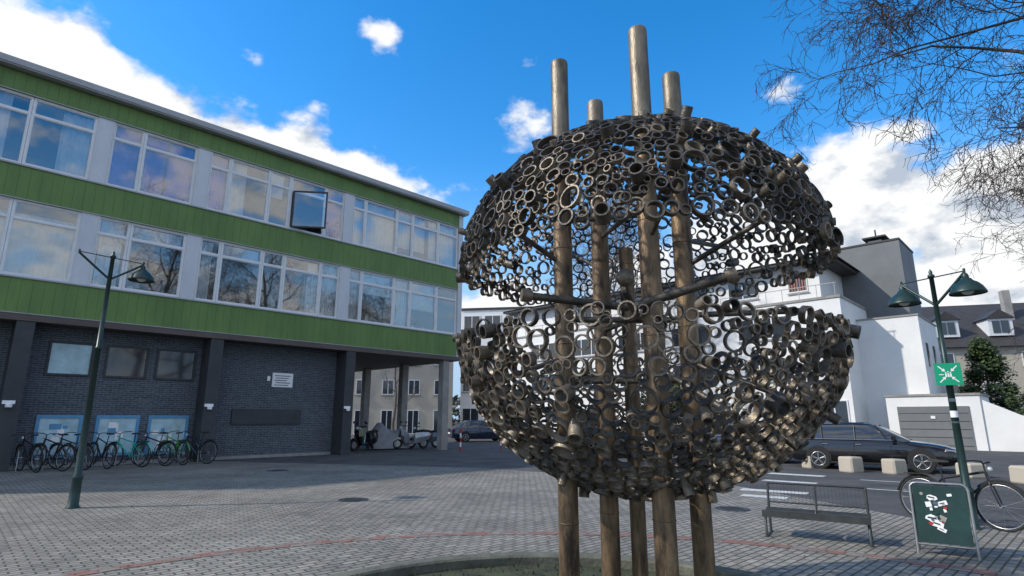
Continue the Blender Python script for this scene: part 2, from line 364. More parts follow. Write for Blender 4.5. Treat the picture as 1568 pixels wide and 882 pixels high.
for z0,z1 in ((6.12,8.70),(9.89,12.40)):
    for g0,g1,ml in groups:
        a=g0+.25;b=g1-.25
        if g1>20: b=g1-.02
        pill.box(g0-.245,g0+.245,.02,.36,z0,z1,0); pill.box(g0-.26,g0-.248,.0,.05,z0,z1,1); pill.box(g0+.248,g0+.26,.0,.05,z0,z1,1)
        xs=[a]+[g0+.25+m for m in ml]+[b]
        for i in range(len(xs)-1):
            op=(z0>9 and g0==6.5 and i==3)
            win(xs[i],xs[i+1]-.01,z0+.005,z1-.005,True,.07 if xs[i+1]-xs[i]>1.2 else .055,op=op)
i0=6.75+3.45; fo=MB(); fo.M=MS@Matrix.Translation((i0+.1,-.0,9.98))@Matrix.Rotation(rad(-38),4,'Z')
for bx_ in ((0,.07,-.03,.03,0,1.75),(1.45,1.52,-.03,.03,0,1.75),(.07,1.45,-.03,.03,0,.07),(.07,1.45,-.03,.03,1.68,1.75)): fo.box(*bx_,0)
fo.quad((.07,0,.07),(1.45,0,.07),(1.45,0,1.68),(.07,0,1.68),1)
make('open_casement',fo,[M_col,M_glass],school)
for a,b,z0,z1,m in [(-.2,.5,9.95,12.3,1),(1.9,2.85,9.95,12.3,1),(3.4,4.3,9.95,12.3,0),(4.4,5.2,9.95,12.3,0),(5.3,6.2,9.95,12.3,0),(6.8,7.5,9.95,12.3,0),(7.6,8.3,9.95,12.3,1),(12.0,12.9,9.95,12.3,0),
   (13.5,14.1,9.95,12.3,1),(14.2,15.9,9.95,12.3,1),(16.1,18,10.4,12.3,1),(18.2,20,9.95,12.3,1),
   (-.2,1.0,6.2,8.3,1),(1.1,2.8,6.2,8.3,1),(3.5,4.2,6.2,8.6,1),(6.8,7.3,6.2,8.6,1),(11.4,12.9,6.2,8.6,1),(13.5,14.2,6.2,8.6,1),(16.0,16.9,6.2,8.6,1)]:
    curtain(a,b,z0,z1,m)
for a,b,z0,z1 in [(9.1,9.9,11.2,12.3),(14.2,15.8,7.6,8.6),(17,18.6,7.2,8.6),(7.7,9.1,8.0,8.6),(4.4,6.1,8.1,8.6)]:
    cu.box(a,b,.2,.215,z0,z1,1)
for s in (4.6,5.4,8.2,8.6,12.0,14.6,17.4,18.0): 
    for zz in (6.2,9.96):
        cu.box(s,s+random.uniform(.1,.3),.4,.5,zz,zz+random.uniform(.15,.4),random.choice([0,1,2]))
make('window_frames',fr,[M_white],school); make('window_glass',gl,[M_glass],school); make('curtains',cu,[M_purple,M_curt,M_conc],school)
make('white_pillars',pill,[M_offw,M_white],school)
mb=MB(); mb.M=MS
mb.box(S0,14.2,.9,1.1,0,4.70,0); mb.box(14.0,14.2,1.1,12,0,4.69,0)
mb.box(S0,14.15,.88,.9,0,.12,1)
make('brick_ground_floor',mb,[M_wall,M_conc],school)
mb=MB(); mb.M=MS
for s in (-4.0,1.9,7.8,13.75): mb.box(s-.24,s+.24,.0,.89,0,4.69,0)
for s in (19.6,):
    mb.box(s-.2,s+.2,.1,.5,0,4.69,1)
for yy in (4,8,11.6):
    mb.box(19.4,19.8,yy-.2,yy+.2,0,4.69,1)
make('columns',mb,[M_col,M_conc],school)
mb=MB(); mb.M=MS
rp=random.Random(2)
for a,b in ((2.7,3.98),(4.36,5.70),(5.98,7.36)):
    for z0,z1,mf,mg in ((3.05,4.22,0,1),(.32,1.72,2,3)):
        t=.07 if mf==0 else .1
        mb.box(a,a+t,.84,.9,z0,z1,mf);mb.box(b-t,b,.84,.9,z0,z1,mf);mb.box(a+t,b-t,.84,.9,z0,z0+t,mf);mb.box(a+t,b-t,.84,.9,z1-t,z1,mf)
        mb.quad((a+t,.88,z0+t),(b-t,.88,z0+t),(b-t,.88,z1-t),(a+t,.88,z1-t),mg if not(z0>2 and a<3) else 3)
        if mf==2:
            for k in range(7):
                px=rp.uniform(a+.15,b-.5); pz=rp.uniform(.5,1.3); mb.box(px,px+rp.uniform(.12,.35),.872-.001*k,.8745-.001*k,pz,pz+rp.uniform(.1,.3),rp.choice([5,2,3,5]))
mb.box(8.95,11.9,.83,.9,1.38,2.0,4)
mb.box(10.5,11.42,.86,.9,2.95,3.56,5)
for i in range(5): mb.box(10.6+.05*(i%2),11.3-.08*(i%3),.852,.86,3.42-i*.1,3.45-i*.1,4)
mb.box(10.28,10.4,.86,.9,3.2,3.4,5)
for s in (1.9,7.8,13.75):
    mb.box(s-.22,s+.1,-.03,0,2.05,2.16,5); mb.tube((s-.05,-.1,1.95),(s-.05,-.1,2.05),.09,n=12,mat=5)
make('ground_floor_fittings',mb,[M_col,M_darkglass,M_bluef,M_pale,M_col,M_swhite],school)
# ------------------------------------------------------------------ white building
C=(19.3,33.0,0); MW=frame(C,(D.x,D.y))
wb=empty('white_apartment_building')
mb=MB(); mb.M=MW
mb.box(0,12,0,28,0,8.6,0); mb.box(-.06,12.06,-.06,28.06,8.6,8.75,3)
mb.box(.9,11,1.2,27,8.75,11.1,0)
mb.box(.0,12,.2,28,11.1,11.28,1); 
mb.add([(-.1,.0,11.285),(-.1,28,11.285),(12,28,11.285),(12,0,11.285),(3,3,12.1),(3,26,12.1),(9,26,12.1),(9,3,12.1)],[(0,1,5,4),(1,2,6,5),(2,3,7,6),(3,0,4,7),(4,5,6,7)],1)
mb.box(6,10.5,-2.4,2.5,0,13.0,2); mb.box(5.95,10.55,-2.45,2.55,13.0,13.12,1)
mb.box(7.4,8.6,-1.2,-.4,13.12,13.6,2); mb.box(7.2,8.8,-1.5,-.1,13.75,13.85,1)
for q in ((7.5,-1.1),(8.5,-1.1),(7.5,-.5),(8.5,-.5)): mb.tube((q[0],q[1],13.6),(q[0],q[1],13.75),.04,n=6,mat=1)
mb.tube((8,-.8,13.85),(8,-.8,14.5),.05,n=6,mat=1)
mb.box(3,9,-3.2,-.001,0,7.5,0); mb.box(2.95,9.05,-3.25,-.02,7.5,7.6,3)
mb.box(1.5,6,-5.5,-1.3,0,2.8,0); mb.box(1.44,6.05,-5.56,-1.25,2.8,2.92,3)
mb.add([(1.6,-5.5,0),(1.6,-8.6,0),(1.6,-8.6,.9),(1.6,-5.5,2.6),(1.85,-5.5,0),(1.85,-8.6,0),(1.85,-8.6,.9),(1.85,-5.5,2.6)],[(0,3,2,1),(4,5,6,7),(3,7,6,2),(1,2,6,5)],0)
for i in range(8): mb.box(2.0,4,-8.6+i*.38,-8.6+(i+1)*.38,0,.3+.28*i,3)
make('walls_and_roof',mb,[M_render,M_rooft,M_grey,M_conc],wb)
fr=MB(); fr.M=MW
def fwin(y0,y1,z0,z1,x=0,k=2):
    t=.07
    fr.box(x-.05,x-.002,y0,y0+t,z0,z1,0);fr.box(x-.05,x-.002,y1-t,y1,z0,z1,0);fr.box(x-.05,x-.002,y0+t,y1-t,z0,z0+t,0);fr.box(x-.05,x-.002,y0+t,y1-t,z1-t,z1,0)
    for i in range(1,k): 
        yy=y0+(y1-y0)*i/k; fr.box(x-.05,x-.002,yy-.035,yy+.035,z0+t,z1-t,0)
    fr.quad((x-.02,y0+t,z0+t),(x-.02,y0+t,z1-t),(x-.02,y1-t,z1-t),(x-.02,y1-t,z0+t),1)
    fr.box(x-.12,x-.052,y0-.05,y1+.05,z0-.08,z0-.03,3)
for a,b,k in ((.25,1.7,2),(3,5,2),(7,9.5,3),(11.5,14,3),(16,18.5,3),(20.5,23,3)): fwin(a,b,1.2,2.65,0,k)
for a,b,k in ((.15,.95,1),(3,6,3),(8,11,3),(12.5,15.5,3),(17,20,3),(21.5,24.5,3)): fwin(a,b,3.9,5.3,0,k)
for a,b,k in ((2.9,6.2,3),(8,11,3),(12.5,15.5,3),(17,20,3),(21.5,24.5,3)): fwin(a,b,6.5,7.9,0,k)
for a,b,k in ((1.9,3.1,2),(5,7,2),(8.5,10.5,2),(13,15,2),(17,20,2)): fwin(a,b,9.4,10.7,.9,k)
for i in range(7): fr.box(.83,.845,1.98+i*.16,2.06+i*.16,9.5,10.3,4)
fr.box(1.44,1.498,-5.0,-1.8,0,2.25,2)
for i in range(5): fr.box(1.425,1.44,-4.95,-1.85,.2+i*.42,.22+i*.42,1)
fr.box(1.4,1.43,-3.5,-3.3,1.6,1.75,5)
for x0,z0 in ((4.2,1.0),(4.2,4.6),(6.5,4.6)):
    fr.box(x0,x0+.5,-3.24,-3.201,z0,z0+1.4,1)
for i in range(28): fr.box(.05,.08,.2+i,.23+i,8.75,9.5,3)
fr.box(.04,.09,.1,27.9,9.5,9.54,3)
make('windows_and_garage_door',fr,[M_white,M_darkglass,M_grey,M_fascia,M_awn,M_swhite],wb)

def block_building(name,o,xd,Lx,Ly,h,wm,rows,cols,wf=.45,gf=True,roof='flat'):
    e=empty(name); M=frame(o,xd); mb=MB(); mb.M=M
    mb.box(0,Lx,0,Ly,0,h,0)
    if roof=='flat': mb.box(-.1,Lx+.1,-.1,Ly+.1,h,h+.25,1)
    else:
        mb.add([(-.3,-.4,h+.003),(Lx+.3,-.4,h+.003),(Lx+.3,Ly+.4,h+.003),(-.3,Ly+.4,h+.003),(-.3,Ly/2,h+roof),(Lx+.3,Ly/2,h+roof)],[(0,1,5,4),(2,3,4,5),(0,4,3),(1,2,5),(0,3,2,1)],1)
    make('walls',mb,[wm,M_rooft],e)
    mb=MB(); mb.M=M; sh=h/rows; cw=Lx/cols
    for r in range(rows):
        for c in range(cols):
            x0=c*cw+cw*(1-wf)/2; x1=x0+cw*wf; z0=r*sh+sh*.32; z1=r*sh+sh*.82
            if r==0 and gf: z0=.1
            mb.box(x0,x1,-.06,-.002,z0,z1,0); mb.quad((x0+.08,-.064,z0+.08),((x0+x1)/2-.04,-.064,z0+.08),((x0+x1)/2-.04,-.064,z1-.08),(x0+.08,-.064,z1-.08),1)
            mb.quad(((x0+x1)/2+.04,-.064,z0+.08),(x1-.08,-.064,z0+.08),(x1-.08,-.064,z1-.08),((x0+x1)/2+.04,-.064,z1-.08),1)
            mb.box(x0-.1,x1+.1,-.14,-.062,z0-.1,z0-.02,2)
    make('windows',mb,[M_white,M_darkglass,M_conc],e)
    return e,M
block_building('cream_house',(-19,58,0),(1,.1),13,10,9,M_cream,3,5,roof=3)
block_building('office_building',(-5.5,62,0),(1,-.15),16,12,13.2,M_render,4,7,wf=.8,gf=False)
e,M=block_building('pitched_roof_house',(33,51,0),(1,-.28),22,11,7.6,M_cream,3,7,roof=4.6)
mb=MB(); mb.M=M
for x in (5.5,9.5,13.5):
    z=8.6
    mb.box(x-.9,x+.9,.6,3.5,z,z+1.5,0); mb.add([(x-1.1,.45,z+1.503),(x+1.1,.45,z+1.503),(x,.45,z+2.3),(x-1.1,5,z+1.503),(x+1.1,5,z+1.503),(x,5,z+2.3)],[(0,1,2),(1,4,5,2),(0,2,5,3)],1)
    mb.box(x-.6,x-.05,.55,.6,z+.25,z+1.3,2); mb.box(x+.05,x+.6,.55,.6,z+.25,z+1.3,2)
mb.box(11.2,11.8,3,3.6,10,13,3)
make('dormers',mb,[M_white,M_rooft,M_darkglass,M_conc],e)

# ------------------------------------------------------------------ sculpture
SX=1.13
sculpt=empty('ring_sphere_sculpture',(SX,5.0,0))
def shell(cz,Rr,cc,sign,seed,tries):
    rng=np.random.default_rng(seed); P=np.zeros((6000,3)); RR=np.zeros(6000); n=0; res=[]
    for t in range(tries):
        z=rng.random()*.985; ph=rng.random()*2*math.pi
        if t<110: z=.02+rng.random()*.03
        rr=math.sqrt(max(0,1-z*z)); p=np.array([Rr*rr*math.cos(ph),Rr*rr*math.sin(ph),sign*cc*z])
        if n: g=float((np.linalg.norm(P[:n]-p,axis=1)-RR[:n]).min())
        else: g=1
        cap=rng.choice([.092,.075,.062,.052,.043],p=[.06,.22,.35,.27,.10])
        if g<.029: continue
        if g>cap:
            if rng.random()<.3 or t<110: r=cap*.98
            else: continue
        else: r=g*1.05
        nrm=V((p[0]/Rr**2,p[1]/Rr**2,p[2]/cc**2)).normalized()
        P[n]=p; RR[n]=r; n+=1; res.append((V(p)+V((SX,5.0,cz)),nrm,r,z))
    return res
mbU=MB(); mbL=MB()
for (mb_,cz,cc,sg,sd) in ((mbU,2.86,1.29,1,3),(mbL,2.28,1.29,-1,5)):
    res=shell(cz,1.575,cc,sg,sd,9000)
    for p,nr,r,z in res:
        Lg=random.uniform(.028,.056); off=0
        q=random.random()
        if q<.06 and r<.06: Lg=random.uniform(.08,.14); off=.04
        ax=(nr+V((random.gauss(0,.12),random.gauss(0,.12),random.gauss(0,.12)))).normalized()
        th=min(.0115,r*.22)
        mb_.ring(p+ax*(off+random.uniform(-.012,.012)),ax,r,r-th,Lg,20 if r>.035 else 12,random.choice([0,0,0,1]) if sg>0 else random.choice([0,1,1]))
    for p,nr,r,z in random.sample(res,len(res)//8):
        a=V((random.gauss(0,1),random.gauss(0,1),random.gauss(0,1))); a=(a-nr*a.dot(nr)).normalized()
        r2=random.uniform(.025,.045); ax=(nr+a*random.uniform(0,.5)).normalized()
        mb_.ring(p+a*(r*.9)+nr*random.uniform(-.05,.05),ax,r2,r2*.8,.04,12,1)
make('upper_ring_shell',mbU,[M_ringd,M_ringb],sculpt); make('lower_ring_shell',mbL,[M_ringd,M_ringb],sculpt)
mb=MB()
poles=[(.445,4.8,4.88,.080),(.85,5.3,4.76,.082),(1.10,5.32,3.2,.068),(1.10,4.4,4.93,.082),(1.46,4.7,4.68,.080)]
for x,y,h,r in poles:
    if h>4: 
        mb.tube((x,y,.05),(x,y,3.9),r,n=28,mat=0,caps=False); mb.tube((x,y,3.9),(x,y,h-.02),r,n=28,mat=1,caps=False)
        mb.lathe([(r,h-.02),(r*.93,h),(r*.82,h),(r*.8,h-.01),(.001,h-.01)],(x,y,0),28,1,False)
    else: mb.tube((x,y,.05),(x,y,h),r,n=24,mat=0)
    mb.lathe([(r+.06,.05),(r+.06,.09),(r,.095)],(x,y,0),24,0,False)
    for zz in (1.0,2.2,3.1): mb.torus((x,y,zz+random.uniform(-.2,.2)),(0,0,1),r*.99,.006,24,6,0)
make('poles',mb,[M_pole,M_poleg],sculpt)
mb=MB()
def rod(a,b,r=.028,knob=0,ks=.06):
    mb.tube(a,b,r,n=12,mat=0)
    if knob:
        dd=(V(a)-V(b)).normalized(); mb.tube(V(a),V(a)+dd*.05,ks*1.1,n=20,mat=1); mb.tube(V(a)-dd*.03,V(a),r*1.5,ks*1.0,n=20,mat=1)
rod((.12,4.2,2.50),(.90,4.36,2.44),.03,1,.045); rod((1.63,4.15,2.64),(.92,4.36,2.44),.035,1,.055)
rod((.80,3.98,2.50),(.98,4.45,2.40),.03,0); mb.ball((.80,3.92,2.57),.066,mat=1)
rod((2.35,4.6,2.46),(1.46,4.7,2.44),.024); rod((.445,4.8,2.42),(1.46,4.7,2.40),.026); rod((.85,5.3,2.40),(1.1,4.4,2.42),.024)
for a,b in [((.445,4.8,2.9),(-.25,4.46,3.3)),((1.46,4.7,2.85),(2.15,4.12,3.22)),((.445,4.8,2.1),(-.2,4.42,1.85)),((1.46,4.7,2.05),(2.0,4.0,1.7)),((1.1,4.4,2.0),(1.45,3.75,1.6)),
            ((.85,5.3,3.0),(.5,6.2,3.5)),((1.1,5.32,2.0),(1.6,6.2,1.8)),((1.1,4.4,3.0),(1.2,3.65,3.35)),((.445,4.8,1.9),(1.46,4.7,1.9)),((.85,5.3,1.95),(1.1,4.4,1.95)),((1.46,4.7,3.1),(2.2,5.6,3.3)),((.445,4.8,3.3),(1.46,4.7,3.35)),((.85,5.3,3.3),(1.1,4.4,3.33))]:
    rod(a,b,.022)
make('struts',mb,[M_ringd,M_ringb],sculpt)

# ------------------------------------------------------------------ lamps
def lamp(x,y,h,arm,drop,both,R0,first=''):
    e=empty('street_lamp',(x,y,0)); mb=MB()
    mb.lathe([(R0*2,0),(R0*2,.02),(R0*1.45,.05),(R0*1.35,.5),(R0*1.5,.52),(R0*1.5,.56),(R0*1.05,.6),(R0*.8,h*.6),(R0*.95,h*.6),(R0*.95,h*.6+.04),(R0*.72,h*.6+.05),(R0*.6,h-.1),(R0*.9,h-.1),(R0*.9,h-.06),(R0*.45,h-.04),(R0*.5,h),(.001,h+.05)],(x,y,0),20,0)
    make('pole',mb,[M_lamp],e)
    a=V((arm[0],arm[1],0)); z=h-.12; mb=MB()
    for sgn in (1,-1):
        en=V((x,y,0))+a*sgn
        st=V((x,y,h-drop)); mid=V((x,y,0))+a*sgn*.5+V((0,0,h-drop*.62))
        pts=[]
        for i in range(9):
            t=i/8; e2=V((en.x,en.y,z)); pts.append(st*(1-t)**2+mid*2*t*(1-t)+e2*t*t)
        mb.poly_tube(pts,[.022]*9,8,0)
        mb.tube(V((x,y,z+.02)),V((en.x,en.y,z+.02)),.01,n=6)
        mb.tube((en.x,en.y,z-.02),(en.x,en.y,z+.06),.018,n=8)
        if sgn>0 or both:
            c=(en.x,en.y,z-.02)
            mb.lathe([(.03,0),(.045,-.03),(.05,-.08),(.075,-.09),(.09,-.12),(.15,-.16),(.20,-.22),(.232,-.285),(.24,-.30),(.24,-.325),(.23,-.325)],c,28,0)
            mb.lathe([(.229,-.31),(.15,-.25),(.07,-.2),(.001,-.19)],c,28,0); mb.ball((en.x,en.y,z-.29),.09,mat=1,sz=.8)
    make('arms_and_shades',mb,[M_lamp,M_lampin],e)
    return e
lamp(-8.04,11.1,4.86,(.32,.48),.55,False,.06)
e=lamp(6.87,9.1,3.95,(.19,-.45),.56,True,.055)
mb=MB(); mb.M=Matrix.Translation((6.83,9.03,2.28))@Matrix.Rotation(rad(-32),4,'Z')
mb.box(-.17,.17,-.012,-.002,-.17,.17,0)
def tri(pts,m=1): mb.poly([(p[0],-.015,p[1]) for p in pts],m)
for sx in (1,-1):
    for sz in (1,-1):
        tri([(sx*.035,sz*.04),(sx*.085,sz*.05),(sx*.045,sz*.09)]); tri([(sx*.06,sz*.078),(sx*.072,sz*.066),(sx*.125,sz*.12),(sx*.115,sz*.132)])
for x in (-.03,0,.03):
    mb.ball((x,-.014,.03 if x==0 else .018),.011,8,6,1); mb.quad((x-.011,-.0155,-.045),(x+.011,-.0155,-.045),(x+.011,-.0155,.012),(x-.011,-.0155,.012),1)
mb.quad((-.12,-.0152,-.012),(-.06,-.0152,-.012),(-.06,-.0152,.0),(-.12,-.0152,.0),1)
make('assembly_point_sign',mb,[M_sgreen,M_swhite],e)
mb=MB()
for zz,c,hh in ((1.62,1,.10),(1.48,0,.08),(1.36,1,.07),(1.86,0,.05)):
    mb.lathe([(.0505,zz),(.0505,zz+hh)],(6.87,9.1,0),20,c)
make('stickers',mb,[M_carg,M_swhite],e)

# ------------------------------------------------------------------ bench
M=frame((4.2,8.4,0),(.85,-.52)); e=empty('park_bench',(4.2,8.4,0))
mb=MB(); mb.M=M; Lb=.62
for x in (-Lb,0,Lb):
    mb.poly_tube([(x,.16,.0),(x,.15,.3),(x,.2,.68)],[.018]*3,8) if x else mb.poly_tube([(x,.15,.3),(x,.2,.68)],[.014]*2,8)
    if x:
        mb.poly_tube([(x,-.24,0),(x,-.24,.33),(x,.15,.31)],[.018]*3,8); mb.tube((x,-.3,.01),(x,.22,.01),.018,n=8)
mb.tube((-Lb,.2,.68),(Lb,.2,.68),.016,n=8); mb.tube((-Lb,.165,.42),(Lb,.165,.42),.012,n=8)
for i in range(26):
    x=-Lb+.03+i*(2*Lb-.06)/25; mb.tube((x,.17,.42),(x,.2,.68),.0022,n=4,caps=False)
make('frame',mb,[M_bench],e)
mb=MB(); mb.M=M
for i in range(9): y=-.26+i*.05; mb.box(-Lb-.03,-.02,y-.017,y+.017,.33-.012*math.sin(i/8*3.1)*2,.35-.012*math.sin(i/8*3.1)*2); mb.box(.02,Lb+.03,y-.017,y+.017,.33-.024*math.sin(i/8*3.1),.35-.024*math.sin(i/8*3.1))
mb.box(-Lb-.03,Lb+.03,-.30,-.28,.27,.36)
make('seat',mb,[M_bench],e)

# ------------------------------------------------------------------ A-board
M=frame((5.27,7.45,0),(.80,-.6)); e=empty('advertising_board',(5.27,7.45,0))
mb=MB(); mb.M=M
for sgn in (-1,1):
    T=M@Matrix.Translation((0,sgn*.16,0))@Matrix.Rotation(rad(sgn*10),4,'X'); mb.M=T
    pts=[(-.29,0,0),(-.29,0,.76)]+[(-.29+.07*(1-math.cos(a)),0,.76+.07*math.sin(a)) for a in (.5,1,1.57)]+[(.22+.07*math.sin(a),0,.76+.07*math.cos(a)) for a in (0,.5,1)]+[(.29,0,.76),(.29,0,0)]
    mb.poly_tube(pts,[.017]*len(pts),8,0); mb.tube((-.29,0,.12),(.29,0,.12),.012,n=8)
    mb.box(-.265,.265,-.012,.012,.14,.80,1)
    if sgn<0:
        rs=random.Random(4)
        lst=[(-.08,.66,.13,.07,2),(-.12,.58,.06,.06,2),(.02,.60,.10,.05,2),(-.10,.42,.16,.08,2),(-.06,.36,.13,.07,2),(.0,.42,.07,.07,4),(-.12,.36,.05,.04,3),(.1,.7,.05,.03,2),(-.02,.30,.09,.04,2),(-.18,.7,.04,.04,4)]
        for k in range(14): lst.append((rs.gauss(-.05,.07),rs.gauss(.5,.12),rs.uniform(.02,.05),rs.uniform(.015,.04),rs.choice([2,4,1,3,5])))
        for k,(x,z,ww,hh,mm) in enumerate(lst):
            T2=T@Matrix.Translation((x,-.0135-.0005*k,z))@Matrix.Rotation(rs.uniform(-.45,.45),4,'Y'); mb.M=T2
            n=7; mb.poly([(ww/2*math.cos(2*math.pi*j/n)*rs.uniform(.8,1.15),0,hh/2*math.sin(2*math.pi*j/n)*rs.uniform(.8,1.2)) for j in range(n)] if k%3==0 else [(-ww/2,0,-hh/2),(ww/2,0,-hh/2),(ww/2,0,hh/2),(-ww/2,0,hh/2)],mm)
            if ww>.08: mb.quad((-ww*.3,-.0002,-hh*.1),(ww*.3,-.0002,-hh*.1),(ww*.2,-.0002,hh*.15),(-ww*.3,-.0002,hh*.15),1)
make('board_frame',mb,[M_steel,M_board,M_swhite,M_redm,M_conc,M_carg],e)

# ------------------------------------------------------------------ bicycles
def bicycle(pos,ang,scale=1,colm=None,lean=0,steer=0):
    e=empty('bicycle',(pos[0],pos[1],0)); M=Matrix.Translation((pos[0],pos[1],0))@Matrix.Rotation(ang,4,'Z')@Matrix.Rotation(lean,4,'X')@Matrix.Scale(scale,4)
    colm=colm or M_frame; wr=.335; rx=-.53; fx=.55
    mb=MB(); mb.M=M
    for x in (rx,fx):
        mb.torus((x,0,wr+.015),(0,1,0),wr,.018,32,8,0); mb.torus((x,0,wr+.015),(0,1,0),wr-.025,.009,32,6,1)
        mb.tube((x,-.05,wr+.015),(x,.05,wr+.015),.022,n=8,mat=1)
        for k in range(16):
            a=2*math.pi*k/16; mb.tube((x,.02*(-1)**k,wr+.015),(x+(wr-.03)*math.cos(a),0,wr+.015+(wr-.03)*math.sin(a)),.0018,n=3,mat=1,caps=False)
    make('wheels',mb,[M_black,M_alu],e)
    mb=MB(); mb.M=M
    bb=(-.08,0,.29); hd=(.40,0,.84); hb=(.435,0,.70); ra=(rx,0,wr+.015); fa=(fx,0,wr+.015)
    for a,b,r in ((bb,(-.195,0,.72),.021),((-.185,0,.70),hd,.020),(bb,hb,.023),(hd,hb,.024),(hd,(.385,0,.95),.014)): mb.tube(a,b,r,n=8)
    for sg in (1,-1):
        mb.tube((bb[0],sg*.03,bb[2]),(ra[0],sg*.06,ra[2]),.010,n=6); mb.tube((-.19,sg*.02,.70),(ra[0],sg*.06,ra[2]),.009,n=6)
        mb.poly_tube([(.44,sg*.03,.69),(.47,sg*.055,.6),(fa[0],sg*.05,fa[2])],[.013]*3,6)
        mb.poly_tube([(.385,0,.95),(.40,sg*.1,.99),(.37,sg*.27,.99),(.30,sg*.31,.98)],[.011]*4,8,1)
        mb.tube((bb[0],sg*.06,bb[2]),(bb[0]+.1*sg,sg*.08,bb[2]-.13*sg),.009,n=6,mat=1); mb.cbox((bb[0]+.1*sg,sg*.12,bb[2]-.13*sg),(.09,.08,.02),1)
    mb.tube((-.195,0,.72),(-.23,0,.93),.012,n=8,mat=1)
    mb.loft([[( -.36,-.07,.95),(-.36,.07,.95),(-.36,.05,.99),(-.36,-.05,.99)],[(-.22,-.05,.94),(-.22,.05,.94),(-.22,.035,.985),(-.22,-.035,.985)],[(-.08,-.015,.95),(-.08,.015,.95),(-.08,.012,.975),(-.08,-.012,.975)]],1)
    mb.torus((bb[0],.05,bb[2]),(0,1,0),.085,.006,20,5,1)
    fm=0 if colm in (M_teal,M_bgreen) else 1
    for x,a0,a1 in ((rx,.3,2.9),(fx,.6,2.4)):
        pts=[(x+(wr+.04)*math.cos(a0+(a1-a0)*i/8),0,wr+.015+(wr+.04)*math.sin(a0+(a1-a0)*i/8)) for i in range(9)]
        mb.poly_tube(pts,[.018]*9,6,fm)
    mb.box(-.75,-.32,-.06,.06,.735,.75,1)
    for sg in (1,-1): mb.tube((-.68,sg*.05,.735),(rx,sg*.07,wr),.005,n=5,mat=1)
    mb.ball((.46,0,.88),.04,10,8,2); 
    make('frame',mb,[colm,M_black,M_lightl],e)
ang=math.atan2(8.84-9.77,7.11-6.57); bicycle((6.88,9.33),ang,.98,M_frame,rad(-5))
ia=math.atan2(.695,-.719)
cols=[M_frame,M_frame,M_carg,M_frame,M_teal,M_frame,M_bgreen,M_carblue]
for k,s in enumerate((2.55,3.05,3.6,4.35,5.2,5.9,6.6,7.25)):
    p=MS@V((s,-.55,0)); bicycle((p.x,p.y),ia+rad(26 if k%3 else 12),1.15,cols[k],rad(4 if k%2 else -5))
mb=MB(); mb.M=MS
for k in range(9):
    s=2.3+k*.65; mb.poly_tube([(s,-.2,0),(s,-.2,.55),(s,.1,.7),(s,.4,.55),(s,.4,0)],[.018]*5,8)
mb.tube((2.2,.4,.03),(7.6,.4,.03),.02,n=8)
make('bike_rack',mb,[M_steel])

